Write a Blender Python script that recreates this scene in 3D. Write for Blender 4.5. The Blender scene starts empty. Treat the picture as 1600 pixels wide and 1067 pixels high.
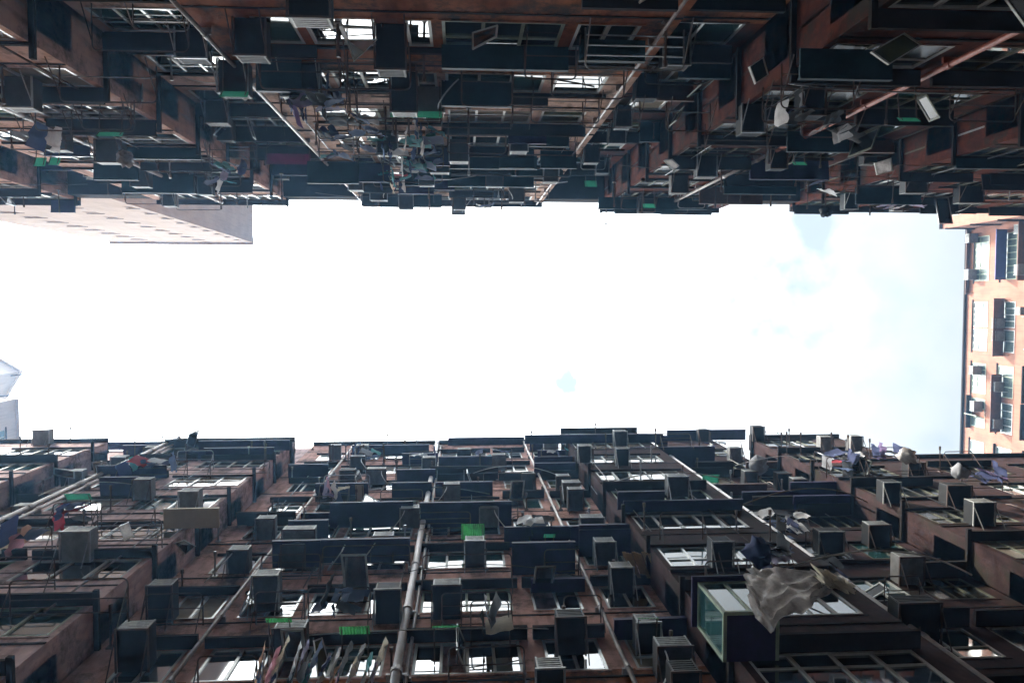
import bpy, math, random
from mathutils import Vector, Matrix
rnd = random.Random(7)
sc = bpy.context.scene
COL = sc.collection

# ------------------------------------------------------------------ camera
F, CX, CY = 1200.0, 800.0, 533.5            # focal length and centre of the 1600 px photograph
ZC = Vector((-79, -53.5, F)).normalized()    # world up, seen in the camera frame (right, down, forward)
XW = (Vector((1, 0, 0)) - ZC * ZC.x).normalized()
YW = ZC.cross(XW)
R = Matrix((XW, YW, ZC))                     # camera frame -> world
def ray(px, py): return (R @ Vector((px - CX, py - CY, F))).normalized()
def project(p):
    c = R.transposed() @ Vector(p)
    return (CX + F * c.x / c.z, CY + F * c.y / c.z) if c.z > 0.01 else (1e6, 1e6)
cam = bpy.data.cameras.new('camera')
cam.sensor_width = 36; cam.lens = 36 * F / 1600; cam.clip_start = 0.1; cam.clip_end = 3000
cam_o = bpy.data.objects.new('camera', cam); COL.objects.link(cam_o)
cm = Matrix((R @ Vector((1, 0, 0)), R @ Vector((0, -1, 0)), R @ Vector((0, 0, -1)))).transposed().to_4x4()
cam_o.matrix_world = cm
sc.camera = cam_o

# ------------------------------------------------------------------ light
SUN_EL, SUN_DIR = math.radians(46), Vector((-0.82, -0.57, 0))
SUN_DIR.normalize()
to_sun = Vector((SUN_DIR.x * math.cos(SUN_EL), SUN_DIR.y * math.cos(SUN_EL), math.sin(SUN_EL)))
sun = bpy.data.lights.new('sun', 'SUN'); sun.energy = 2.2; sun.angle = math.radians(6); sun.color = (1, .95, .87)
sun_o = bpy.data.objects.new('sun', sun); COL.objects.link(sun_o)
sun_o.rotation_euler = to_sun.to_track_quat('Z', 'Y').to_euler()
sc.view_settings.view_transform = 'Standard'; sc.view_settings.look = 'None'
sc.view_settings.exposure = 3.02; sc.view_settings.gamma = 1.0; sc.view_settings.use_curve_mapping = False
sc.cycles.max_bounces = 5; sc.cycles.diffuse_bounces = 1; sc.cycles.glossy_bounces = 3
sc.cycles.transmission_bounces = 3; sc.cycles.volume_bounces = 0; sc.cycles.transparent_max_bounces = 6

world = bpy.data.worlds.new('World'); sc.world = world; world.use_nodes = True
nt = world.node_tree; nt.nodes.clear()
def N(tree, kind, **kw):
    n = tree.nodes.new(kind)
    for k, v in kw.items(): setattr(n, k, v)
    return n
out = N(nt, 'ShaderNodeOutputWorld'); bg = N(nt, 'ShaderNodeBackground'); bg.inputs['Strength'].default_value = 0.1
sky = N(nt, 'ShaderNodeTexSky', sky_type='NISHITA', sun_disc=False, sun_elevation=SUN_EL,
        sun_rotation=math.atan2(SUN_DIR.x, SUN_DIR.y), air_density=1.0, dust_density=2.0)
tc = N(nt, 'ShaderNodeTexCoord')
nz = N(nt, 'ShaderNodeTexNoise'); nz.inputs['Scale'].default_value = 3.2; nz.inputs['Detail'].default_value = 6; nz.inputs['Roughness'].default_value = .62
nt.links.new(tc.outputs['Generated'], nz.inputs['Vector'])
def M_(tree, op, a, b=None, c=None, clamp=False):
    n = N(tree, 'ShaderNodeMath', operation=op); n.use_clamp = clamp
    for i, v in enumerate((a, b, c)):
        if v is None: continue
        if isinstance(v, (int, float)): n.inputs[i].default_value = v
        else: tree.links.new(v, n.inputs[i])
    return n.outputs[0]
# cloud deck, brighter towards the sun, with a few thin patches where the blue shows through
dot = N(nt, 'ShaderNodeVectorMath', operation='DOT_PRODUCT'); dot.inputs[1].default_value = Vector((-0.93, 0.0, 0.36))
nt.links.new(tc.outputs['Generated'], dot.inputs[0])
glow = M_(nt, 'MULTIPLY_ADD', dot.outputs['Value'], 1.0, 0.45, clamp=False)
glow = M_(nt, 'MAXIMUM', glow, 0.0)
glow = M_(nt, 'POWER', glow, 3.0)
lum = M_(nt, 'MULTIPLY_ADD', glow, 14.0, 1.3)
sep = N(nt, 'ShaderNodeSeparateXYZ'); nt.links.new(tc.outputs['Generated'], sep.inputs[0])
elev = M_(nt, 'MAXIMUM', sep.outputs[2], 0.0)
lum = M_(nt, 'MULTIPLY', lum, M_(nt, 'MULTIPLY_ADD', M_(nt, 'MULTIPLY', elev, elev), 0.85, 0.18))
lum = M_(nt, 'MULTIPLY', lum, M_(nt, 'MULTIPLY_ADD', nz.outputs['Fac'], 0.5, 0.77))
gap = None
for (px, py, rad, amt) in ((893, 597, .15, 1.0), (893, 597, .045, .55), (1268, 345, .08, .95), (1480, 690, .05, .8), (1260, 430, .26, .5), (1120, 500, .3, .55), (1420, 560, .24, .4)):
    d = ray(px, py)
    ds = N(nt, 'ShaderNodeVectorMath', operation='DISTANCE'); ds.inputs[1].default_value = d
    nt.links.new(tc.outputs['Generated'], ds.inputs[0])
    g = M_(nt, 'SUBTRACT', 1.0, M_(nt, 'DIVIDE', ds.outputs['Value'], rad), clamp=True)
    g = M_(nt, 'MULTIPLY', M_(nt, 'MULTIPLY', g, g), amt)
    gap = g if gap is None else M_(nt, 'ADD', gap, g)
nz2 = N(nt, 'ShaderNodeTexNoise'); nz2.inputs['Scale'].default_value = 24; nz2.inputs['Detail'].default_value = 5
nt.links.new(tc.outputs['Generated'], nz2.inputs['Vector'])
gap = M_(nt, 'MULTIPLY', gap, M_(nt, 'MULTIPLY_ADD', nz2.outputs['Fac'], 3.4, -.85, clamp=False), clamp=True)
cc = N(nt, 'ShaderNodeVectorMath', operation='SCALE'); cc.inputs[0].default_value = (.985, 1.0, .975)
nt.links.new(lum, cc.inputs['Scale'])
mixn = N(nt, 'ShaderNodeMix', data_type='RGBA')
nt.links.new(gap, mixn.inputs[0]); nt.links.new(cc.outputs[0], mixn.inputs[6])
skb = N(nt, 'ShaderNodeVectorMath', operation='SCALE'); skb.inputs['Scale'].default_value = .09
nt.links.new(sky.outputs[0], skb.inputs[0])
veil = N(nt, 'ShaderNodeVectorMath', operation='ADD'); veil.inputs[1].default_value = (.90, .935, .925)
nt.links.new(skb.outputs[0], veil.inputs[0]); nt.links.new(veil.outputs[0], mixn.inputs[7])
nt.links.new(mixn.outputs[2], bg.inputs[0]); nt.links.new(bg.outputs[0], out.inputs[0])

# ------------------------------------------------------------------ materials
def mat(name, col, rough=.8, col2=None, scale=1.2, streak=0.0, grime=0.0, metallic=0.0, bump=0.0, ior=1.45, spec=.5,
        trans=0.0, streak_scale=(9, 9, .55), tiles=0.0):
    m = bpy.data.materials.new(name); m.use_nodes = True
    t = m.node_tree; b = t.nodes['Principled BSDF']
    b.inputs['Roughness'].default_value = rough; b.inputs['Metallic'].default_value = metallic
    b.inputs['IOR'].default_value = ior; b.inputs['Specular IOR Level'].default_value = spec
    col2 = col2 or tuple(c * .72 for c in col)
    tcn = N(t, 'ShaderNodeTexCoord')
    n1 = N(t, 'ShaderNodeTexNoise'); n1.inputs['Scale'].default_value = scale; n1.inputs['Detail'].default_value = 7; n1.inputs['Roughness'].default_value = .65
    t.links.new(tcn.outputs['Object'], n1.inputs['Vector'])
    mr = N(t, 'ShaderNodeMapRange'); mr.inputs[1].default_value = .36; mr.inputs[2].default_value = .66
    t.links.new(n1.outputs['Fac'], mr.inputs[0])
    mx = N(t, 'ShaderNodeMix', data_type='RGBA'); mx.inputs[6].default_value = (*col, 1); mx.inputs[7].default_value = (*col2, 1)
    t.links.new(mr.outputs[0], mx.inputs[0]); cur = mx.outputs[2]
    if streak:
        mp = N(t, 'ShaderNodeMapping'); mp.inputs['Scale'].default_value = streak_scale
        t.links.new(tcn.outputs['Object'], mp.inputs[0])
        n2 = N(t, 'ShaderNodeTexNoise'); n2.inputs['Scale'].default_value = 1; n2.inputs['Detail'].default_value = 5
        t.links.new(mp.outputs[0], n2.inputs['Vector'])
        m2 = N(t, 'ShaderNodeMapRange'); m2.inputs[1].default_value = .48; m2.inputs[2].default_value = .68; m2.inputs[4].default_value = streak
        t.links.new(n2.outputs['Fac'], m2.inputs[0])
        x2 = N(t, 'ShaderNodeMix', data_type='RGBA'); x2.inputs[7].default_value = tuple(c * .28 for c in col) + (1,)
        t.links.new(m2.outputs[0], x2.inputs[0]); t.links.new(cur, x2.inputs[6]); cur = x2.outputs[2]
    if grime:
        n3 = N(t, 'ShaderNodeTexNoise'); n3.inputs['Scale'].default_value = .75; n3.inputs['Detail'].default_value = 11; n3.inputs['Roughness'].default_value = .78
        t.links.new(tcn.outputs['Object'], n3.inputs['Vector'])
        m3 = N(t, 'ShaderNodeMapRange'); m3.inputs[1].default_value = .5; m3.inputs[2].default_value = .6; m3.inputs[4].default_value = grime
        t.links.new(n3.outputs['Fac'], m3.inputs[0])
        x3 = N(t, 'ShaderNodeMix', data_type='RGBA'); x3.inputs[7].default_value = (.035, .03, .022, 1)
        t.links.new(m3.outputs[0], x3.inputs[0]); t.links.new(cur, x3.inputs[6]); cur = x3.outputs[2]
    t.links.new(cur, b.inputs['Base Color'])
    if bump:
        bp = N(t, 'ShaderNodeBump'); bp.inputs['Strength'].default_value = bump; bp.inputs['Distance'].default_value = .05
        t.links.new(n1.outputs['Fac'], bp.inputs['Height']); t.links.new(bp.outputs[0], b.inputs['Normal'])
    if trans:
        tr = N(t, 'ShaderNodeBsdfTranslucent'); ms = N(t, 'ShaderNodeMixShader'); ms.inputs[0].default_value = trans
        t.links.new(cur, tr.inputs[0]); t.links.new(b.outputs[0], ms.inputs[1]); t.links.new(tr.outputs[0], ms.inputs[2])
        t.links.new(ms.outputs[0], t.nodes['Material Output'].inputs[0])
    return m
def wallmat(n, c, c2, **k): return mat(n, c, .9, c2, scale=2.6, streak=.6, grime=k.pop('grime', .7), bump=.5, spec=.06, streak_scale=(4.5, 4.5, 1.1), **k)
MT = {
 'w_rose':   wallmat('rose_render', (.66, .435, .345), (.52, .32, .245)),
 'w_tan':    wallmat('tan_render', (.64, .44, .345), (.48, .31, .23), grime=.75),
 'w_red':    wallmat('shaded_brick_red_render', (.13, .036, .02), (.06, .017, .01), grime=.9),  # shade of the right end put into the red wall colour
 'w_pink':   wallmat('dusty_pink_render', (.64, .455, .425), (.50, .345, .315)),
 'w_brown':  wallmat('brown_render', (.62, .365, .30), (.46, .25, .195), grime=.7),
 'w_dark':   wallmat('shaded_plum_render', (.07, .04, .038), (.035, .02, .019), grime=.9),  # plum deepened in its colour to carry the right-end shade
 'w_salmon': mat('salmon_render', (.265, .115, .07), .9, (.205, .085, .05), scale=.7, streak=.3, grime=.25, bump=.2),
 'w_beige':  mat('beige_tower_render', (.46, .315, .225), .9, (.37, .245, .17), scale=.5, streak=.25, bump=.1),
 'w_pale':   mat('pale_tower_render', (.62, .54, .48), .9, (.52, .45, .40), scale=.5, streak=.2),
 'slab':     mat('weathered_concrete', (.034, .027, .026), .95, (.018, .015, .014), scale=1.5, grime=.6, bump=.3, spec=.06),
 'sheet':    mat('haze_violet_sheet_metal', (.034, .022, .075), .6, (.016, .011, .036), scale=2, spec=.15),  # violet of the haze mixed into the metal colour
 'sheet_t':  mat('haze_teal_sheet', (.014, .04, .048), .6, (.009, .022, .027), scale=2, spec=.15),  # teal of the haze mixed into the sheet colour
 'frame':    mat('pale_window_frame', (.52, .53, .49), .45, (.40, .41, .38), scale=4),
 'frame_g':  mat('green_window_frame', (.30, .36, .25), .5, (.20, .24, .17), scale=4),
 'alu':      mat('bare_aluminium', (.55, .56, .55), .35, (.42, .43, .42), metallic=.7, scale=5),
 'glass':    mat('window_glass', (.018, .024, .025), .03, (.012, .016, .017), scale=.6, ior=3.2),
 'glass_t':  mat('teal_window_glass', (.03, .085, .085), .05, (.02, .06, .06), scale=.6, ior=1.7),
 'glass_c':  mat('curtained_glass', (.34, .29, .22), .08, (.22, .18, .14), scale=3, ior=1.6),
 'glass_o':  mat('olive_glass', (.10, .12, .05), .05, (.05, .06, .03), scale=2, ior=1.6),
 'frame_d':  mat('shaded_olive_frame', (.115, .12, .075), .6, (.06, .062, .04), scale=4, grime=.3),  # olive frame with the right-end shade put into its colour
 'glass_d':  mat('shaded_window_glass', (.012, .013, .012), .22, (.007, .008, .007), scale=2, ior=1.35),  # near-black glass colour stands in for shade on the right-hand blocks
 'glass_r':  mat('dusty_window_glass', (.09, .115, .10), .25, (.05, .06, .055), scale=1.5),
 'w_rust':   wallmat('rust_orange_render', (.34, .125, .055), (.20, .065, .028), grime=.95),
 'shutter':  mat('beige_shutter', (.28, .19, .145), .8, (.23, .155, .12)),
 'ac':       mat('grey_appliance_casing', (.075, .075, .075), .55, (.045, .045, .045), scale=3, grime=.35, spec=.2),
 'ac_l':     mat('light_appliance_casing', (.19, .185, .175), .5, (.13, .125, .12), scale=3, grime=.3),
 'ac_d':     mat('shaded_appliance_casing', (.022, .022, .022), .6, (.012, .012, .012), scale=3, spec=.15),  # casing colour holds the shade of undersides and right-hand blocks
 'grille':   mat('light_grille', (.38, .385, .365), .5, (.26, .265, .25), scale=6, grime=.4),
 'iron':     mat('rusty_iron', (.055, .045, .042), .7, (.11, .055, .035), scale=7),
 'galv':     mat('galvanised_tube', (.36, .36, .36), .4, (.22, .22, .22), metallic=.5, scale=6),
 'pipe':     mat('pale_plastic_pipe', (.36, .30, .27), .5, (.20, .16, .14), scale=5, streak=.5),
 'pipe_w':   mat('whitish_plastic_pipe', (.66, .63, .62), .45, (.5, .47, .46), scale=3),
 'pipe_r':   mat('red_iron_pipe', (.34, .075, .035), .55, (.24, .05, .025), scale=3, streak=.2),
 'green':    mat('green_corrugated_plastic', (.06, .33, .10), .45, (.03, .17, .05), scale=6, trans=.55, grime=.6),
 'green_s':  mat('green_sheet', (.035, .24, .14), .5, (.02, .15, .09), scale=5, trans=.4, grime=.45),
 'blue':     mat('blue_tarpaulin', (.05, .075, .28), .5, (.04, .055, .2), scale=3),
 'magenta':  mat('magenta_sheet', (.15, .015, .07), .6, (.09, .01, .045), scale=3, trans=.15, grime=.3),
 'yellow':   mat('ochre_board', (.55, .38, .12), .6, (.42, .28, .09), scale=3),
 'board':    mat('beige_board', (.52, .42, .28), .7, (.43, .34, .22), scale=2),
 'hose':     mat('white_hose', (.62, .6, .56), .5),
 'plastic':  mat('white_plastic_sheet', (.46, .43, .41), .4, (.20, .18, .17), scale=5, trans=.4, grime=.45),
 'brown_c':  mat('brown_canopy_metal', (.13, .055, .035), .6, (.07, .03, .02), scale=3),
 'leaf':     mat('pot_plant_leaf', (.07, .13, .03), .5, (.04, .09, .02), scale=9, trans=.25),
 'clay':     mat('terracotta', (.38, .16, .08), .8),
 'wood':     mat('old_timber', (.40, .26, .12), .8, (.26, .16, .07), scale=5, streak=.3),
 'ground':   mat('courtyard_concrete', (.16, .15, .14), .9, (.10, .095, .09), scale=.6, grime=.5),
}
for nm, c in (('white', (.72, .71, .70)), ('navy', (.03, .04, .11)), ('black', (.018, .018, .02)), ('peach', (.66, .40, .28)), ('violet', (.13, .085, .19)),
              ('red', (.42, .03, .045)), ('pinkish', (.62, .30, .36)), ('denim', (.10, .15, .27)), ('cream', (.62, .55, .42)), ('teal', (.05, .25, .26)), ('lilac', (.34, .30, .42)), ('grey', (.28, .28, .29))):
    MT['c_' + nm] = mat(nm + '_cloth', c, .9, tuple(x * .75 for x in c), scale=6, trans=.3)

# ------------------------------------------------------------------ mesh building
WLOC = {}
class MB:
    def __init__(s): s.v, s.f, s.m = [], [], []
    def add(s, vs, fs, mi=0):
        o = len(s.v); s.v += [Vector(v) for v in vs]
        s.f += [tuple(i + o for i in f) for f in fs]; s.m += [mi] * len(fs)
    def hexa(s, c, mi=0):      # 8 corners: bottom ring 0-3, top ring 4-7
        s.add(c, [(3, 2, 1, 0), (4, 5, 6, 7), (0, 1, 5, 4), (1, 2, 6, 5), (2, 3, 7, 6), (3, 0, 4, 7)], mi)
    def box(s, a, b, mi=0):
        x0, x1 = sorted((a[0], b[0])); y0, y1 = sorted((a[1], b[1])); z0, z1 = sorted((a[2], b[2]))
        s.hexa([(x0, y0, z0), (x1, y0, z0), (x1, y1, z0), (x0, y1, z0), (x0, y0, z1), (x1, y0, z1), (x1, y1, z1), (x0, y1, z1)], mi)
    def obox(s, o, u, v, w, mi=0):  # origin corner, three edge vectors
        o, u, v, w = map(Vector, (o, u, v, w))
        if u.cross(v).dot(w) < 0: u, v = v, u
        s.hexa([o, o + u, o + u + v, o + v, o + w, o + u + w, o + u + v + w, o + v + w], mi)
    def tube(s, pts, r, n=6, mi=0, cap=True):
        pts = [Vector(p) for p in pts]; rings = []
        for i, p in enumerate(pts):
            d = (pts[min(i + 1, len(pts) - 1)] - pts[max(i - 1, 0)]).normalized()
            a = d.cross(Vector((0, 0, 1)) if abs(d.z) < .9 else Vector((1, 0, 0))).normalized(); b = d.cross(a)
            rr = r[i] if isinstance(r, (list, tuple)) else r
            rings.append([p + (a * math.cos(t * 2 * math.pi / n) + b * math.sin(t * 2 * math.pi / n)) * rr for t in range(n)])
        vs = [q for g in rings for q in g]; fs = []
        for i in range(len(pts) - 1):
            for t in range(n):
                fs.append((i * n + t, i * n + (t + 1) % n, (i + 1) * n + (t + 1) % n, (i + 1) * n + t))
        if cap: fs += [tuple(reversed(range(n))), tuple(range((len(pts) - 1) * n, len(pts) * n))]
        s.add(vs, fs, mi)
    def build(s, name, mats, parent=None, loc=None, smooth=False):
        if not s.v: return None
        if not isinstance(mats, (list, tuple)): mats = [mats]
        if parent is not None: o0 = WLOC[parent.name]
        elif loc is not None: o0 = Vector(loc)
        else:
            xs = [v.x for v in s.v]; ys = [v.y for v in s.v]; o0 = Vector(((min(xs) + max(xs)) / 2, (min(ys) + max(ys)) / 2, min(v.z for v in s.v)))
        me = bpy.data.meshes.new(name); me.from_pydata([v - o0 for v in s.v], [], s.f)
        for q in mats: me.materials.append(q)
        me.polygons.foreach_set('material_index', s.m)
        if smooth: me.polygons.foreach_set('use_smooth', [True] * len(s.f))
        me.update()
        ob = bpy.data.objects.new(name, me); COL.objects.link(ob)
        if parent is not None: ob.parent = parent
        else: ob.location = o0
        WLOC[ob.name] = o0
        return ob
def empty(name, loc):
    o = bpy.data.objects.new(name, None); COL.objects.link(o); o.location = loc; o.empty_display_size = .2
    WLOC[o.name] = Vector(loc); return o
def tag(o, label=None, cat=None, group=None, kind=None):
    if label: o['label'] = label
    if cat: o['category'] = cat
    if group: o['group'] = group
    if kind: o['kind'] = kind
    return o

# ------------------------------------------------------------------ facade coordinates: X along, o outwards, z up
YT, YB = -4.8, 6.8
XR, YL, XP = 39.6, -6.3, -33.6
def P(side, x, o, z):
    if side == 'R': return Vector((XR - o, x, z))      # end building, facing left
    if side == 'L': return Vector((x, YL + o, z))      # far beige tower
    if side == 'P': return Vector((XP + o, x, z))      # far pale building
    return Vector((x, YT + o, z)) if side == 'T' else Vector((x, YB - o, z))
def at(side, px, py, o=0.0):
    d = ray(px, py)
    if side == 'R': q = d * ((XR - o) / d.x); return q.y, q.z
    if side == 'L': q = d * ((YL + o) / d.y); return q.x, q.z
    y = (YT + o) if side == 'T' else (YB - o)
    t = y / d.y; q = d * t; return q.x, q.z
def fbox(mb, side, x0, x1, o0, o1, z0, z1, mi=0): mb.box(P(side, x0, o0, z0), P(side, x1, o1, z1), mi)
def OUT(side): return {'T': Vector((0, 1, 0)), 'L': Vector((0, 1, 0)), 'B': Vector((0, -1, 0)), 'R': Vector((-1, 0, 0)), 'P': Vector((1, 0, 0))}[side]
def ALONG(side): return Vector((0, 1, 0)) if side in 'RP' else Vector((1, 0, 0))
FH = 2.9
Z0 = {'T': 13.18, 'B': 14.03, 'R': 46.8, 'L': 53.0, 'P': 40.0}
WH = {'T': 1.32, 'B': 1.35, 'R': 1.6, 'L': .8, 'P': 1.2}
def in_view(p, m=260):
    x, y = project(p); return -m < x < 1600 + m and -m < y < 1067 + m

# segments: (x0, x1, o, roof z, wall colour, [(wx0, wx1, canopy depth)])
SEG = {
 'T': [
  (-30, -16.8, .10, 35.3, 'w_rose', [(-29, -26.8, .3), (-26, -23.8, .35), (-22.8, -20.6, .3), (-19.9, -16.95, .35)]),
  (-16.8, -13.5, -1.15, 35.3, 'w_rose', [(-16.3, -14.0, .3)]),
  (-13.5, -7.73, .05, 35.3, 'w_rose', [(-13.0, -11.0, .3), (-10.3, -7.87, .35)]),
  (-7.73, -4.5, -1.15, 35.3, 'w_rose', [(-7.5, -5.3, .45)]),
  (-4.5, 3.7, 0, 35.2, 'w_tan', [(-3.5, -2.82, .3), (-2.66, -1.45, .06), (-.95, -.5, .1), (-.32, 1.78, .33), (2.0, 3.1, .28)]),
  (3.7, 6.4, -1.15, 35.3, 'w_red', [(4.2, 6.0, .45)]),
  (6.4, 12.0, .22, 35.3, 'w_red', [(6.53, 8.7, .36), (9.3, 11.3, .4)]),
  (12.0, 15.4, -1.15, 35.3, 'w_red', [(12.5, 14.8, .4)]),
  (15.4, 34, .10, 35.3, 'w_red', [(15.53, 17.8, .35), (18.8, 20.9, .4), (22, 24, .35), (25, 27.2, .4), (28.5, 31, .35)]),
 ],
 'B': [
  (-30, -15.4, .93, 34.3, 'w_pink', [(-29, -27, .3), (-25.5, -23, .3), (-21.8, -19.4, .3), (-18.4, -15.54, .3)]),
  (-15.4, -12.5, 0, 38, 'w_pink', [(-15.0, -13.1, .4)]),
  (-12.5, -7.27, .93, 33.8, 'w_pink', [(-12.1, -10.3, .25), (-9.8, -7.41, .28)]),
  (-7.27, 4.6, 0, 38, 'w_brown', [(-6.5, -5.45, .25), (-4.95, -3.75, .25), (-3.5, -1.5, .25), (-.95, 1.15, .25), (1.62, 2.75, .25), (3.3, 4.4, .35)]),
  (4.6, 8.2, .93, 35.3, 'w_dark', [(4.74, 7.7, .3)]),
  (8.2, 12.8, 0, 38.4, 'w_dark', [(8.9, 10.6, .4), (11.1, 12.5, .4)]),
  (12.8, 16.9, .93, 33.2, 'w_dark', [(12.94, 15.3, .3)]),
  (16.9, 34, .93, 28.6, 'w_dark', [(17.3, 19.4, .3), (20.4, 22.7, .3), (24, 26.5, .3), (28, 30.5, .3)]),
 ],
 'R': [
  (-16, -6.1, 2.1, 58.0, 'w_salmon', [(-15, -13, .1), (-11.6, -10.2, .1), (-7.9, -7.0, .1)]),
  (-6.1, 26, 0, 57.9, 'w_salmon', [(-5.4, -2.0, .25), (-.4, 1.5, .12), (1.65, 3.3, .12), (4.3, 6.6, .3), (7.0, 9.2, .3), (10.3, 12.6, .15), (15, 17.5, .2)]),
 ],
 'L': [(-34, -20.3, 0, 77, 'w_beige', [(-30.6, -29.4, .02), (-25, -24.2, .02), (-21.2, -20.7, .02)])],
 'P': [(6.9, 24, 0, 60, 'w_pale', [(9, 11, .1), (13, 15, .1)])],
}
BLD = {'T': [((0, 1, 2, 3), 'weathered rose tenement with stepped bays at the upper left of the photo'),
             ((4, 5), 'tan tenement with dark awnings in the middle of the upper facade'),
             ((6, 7, 8), 'shade-darkened brick red tenement with jutting bays at the upper right of the photo')],
       'B': [((0, 1, 2), 'dusty pink tenement with two jutting bays at the lower left of the photo'),
             ((3,), 'brown tenement with thick white drainpipe in the middle of the lower facade'),
             ((4, 5, 6, 7), 'shade-darkened plum tenement with bays at the lower right of the photo')],
       'R': [((0, 1), 'sunlit salmon apartment building closing the right end of the sky')],
       'L': [((0,), 'tall hazy beige tower rising behind the upper left facade')],
       'P': [((0,), 'pale flat walled building at the far left edge of the sky')]}
WIN_GROUP = None
def window(side, root, p0, u, nrm, w, z0, z1, kind=None):
    """p0: world xy point on the wall plane at the window's start; u along, nrm outwards"""
    u = Vector(u).normalized(); nrm = Vector(nrm).normalized(); k = Vector((0, 0, 1))
    p0 = Vector((p0[0], p0[1], 0)) - nrm * .006
    fr = MB(); pn = MB(); h = z1 - z0; b = .055
    def bar(a0, a1, zz0, zz1, d0=-.05, d1=0.0, mb=fr, mi=0):
        o = p0 + u * a0 + nrm * d0 + k * zz0
        mb.obox(o, u * (a1 - a0), nrm * (d1 - d0), k * (zz1 - zz0), mi)
    bar(0, w, z0, z0 + b); bar(0, w, z1 - b, z1); bar(0, b, z0 + b, z1 - b); bar(w - b, w, z0 + b, z1 - b)
    n = max(1, round(w / rnd.choice((.5, .62, .75))))
    tr = rnd.random() < .45
    cw = (w - b) / n
    xs = [b / 2 + cw * i for i in range(n + 1)]
    for x in xs[1:-1]: bar(x - .03, x + .03, z0 + b, z1 - b, -.04, .004)
    zt = z0 + h * (.62 if rnd.random() < .6 else .36)
    if tr: bar(b, w - b, zt - .02, zt + .02, -.04, .0)
    gm = rnd.choices(['glass', 'glass_t', 'glass_c', 'glass_o'], [8, 2.4, 2.2, .8])[0] if kind is None else kind
    opened = None
    if n > 1 and side != 'L' and rnd.random() < .22: opened = rnd.randrange(n)
    for i in range(n):
        rows = [(z0 + b, zt - .02), (zt + .02, z1 - b)] if tr else [(z0 + b, z1 - b)]
        for (za, zb) in rows:
            if opened == i and za == z0 + b:
                o = p0 + u * (xs[i] + .03) - nrm * .3 + k * za      # dark room behind an opened sash
                pn.add([o, o + u * (cw - .06), o + u * (cw - .06) + k * (zb - za), o + k * (zb - za)], [(0, 1, 2, 3)], 1)
                continue
            t1, t2 = rnd.gauss(0, .006), rnd.gauss(0, .006)
            o = p0 + u * (xs[i] + .028) - nrm * .03 + k * za
            du, dz = u * (cw - .056), k * (zb - za)
            o2 = o + nrm * 0
            pn.add([o2, o2 + du + nrm * t1, o2 + du + dz + nrm * (t1 + t2), o2 + dz + nrm * t2], [(0, 1, 2, 3)])
    fm = MT['frame_g'] if rnd.random() < .12 else (MT['frame'] if rnd.random() < .6 else MT['alu'])
    if kind is None and p0.x > 6 and side in 'TB' and rnd.random() < .7: gm = 'glass_d'  # right-hand panes take the shade-toned glass
    if p0.x > 6 and side in 'TB' and rnd.random() < .75: fm = MT['frame_d']  # right-hand frames take the shade-toned olive
    if side == 'R': gm = 'glass_r'
    if side == 'L': fm = MT['w_beige']; gm = 'shutter'
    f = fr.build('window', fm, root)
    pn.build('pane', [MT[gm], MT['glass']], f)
    if opened is not None:
        zb = (zt - .02) if tr else z1 - b
        x0, x1 = xs[opened] + .03, xs[opened + 1] - .03
        a = math.radians(rnd.uniform(25, 75)); sm = MB()
        if rnd.random() < .55:     # side hung
            e = -1 if rnd.random() < .5 else 1
            hx = x0 if e > 0 else x1
            du = (u * e * math.cos(a) + nrm * math.sin(a)); L = x1 - x0; o = p0 + u * hx + nrm * .012 + k * (z0 + b); dv = k; H = zb - z0 - b
        else:                       # top hung
            dv0 = (-k * math.cos(a) + nrm * math.sin(a)); L = x1 - x0; H = zb - z0 - b
            o = p0 + u * x0 + nrm * .012 + k * zb; du = u; dv = dv0
        tn = du.cross(dv).normalized() * .03; q = .045
        for (c0, c1, r0, r1) in ((0, L, 0, q), (0, L, H - q, H), (0, q, q, H - q), (L - q, L, q, H - q)):
            sm.obox(o + du * c0 + dv * r0, du * (c1 - c0), dv * (r1 - r0), tn)
        g0 = o + du * q + dv * q + tn * .5
        sm.add([g0, g0 + du * (L - 2 * q), g0 + du * (L - 2 * q) + dv * (H - 2 * q), g0 + dv * (H - 2 * q)], [(0, 1, 2, 3)], 1)
        sm.build('open_sash', [fm, MT['glass_d'] if p0.x > 6 else MT['glass'] if rnd.random() < .7 else MT['glass_t']], f)
    return f

def canopy(side, root, x0, x1, o, p, z, thick=.09, name='ledge', m='slab', drop=0.0):
    mb = MB()
    c = [P(side, x0, o, z), P(side, x1, o, z), P(side, x1, o + p, z - drop), P(side, x0, o + p, z - drop)]
    if side == 'B': c = c[::-1]
    c2 = [q + Vector((0, 0, thick)) for q in c]
    mb.hexa(c + c2)
    if name != 'ledge':        # front upstand lip
        fbox(mb, side, x0, x1, o + p + .002, o + p + .03, z - drop - .02, z - drop + thick + .05)
    return mb.build(name, MT[m], root)

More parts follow.
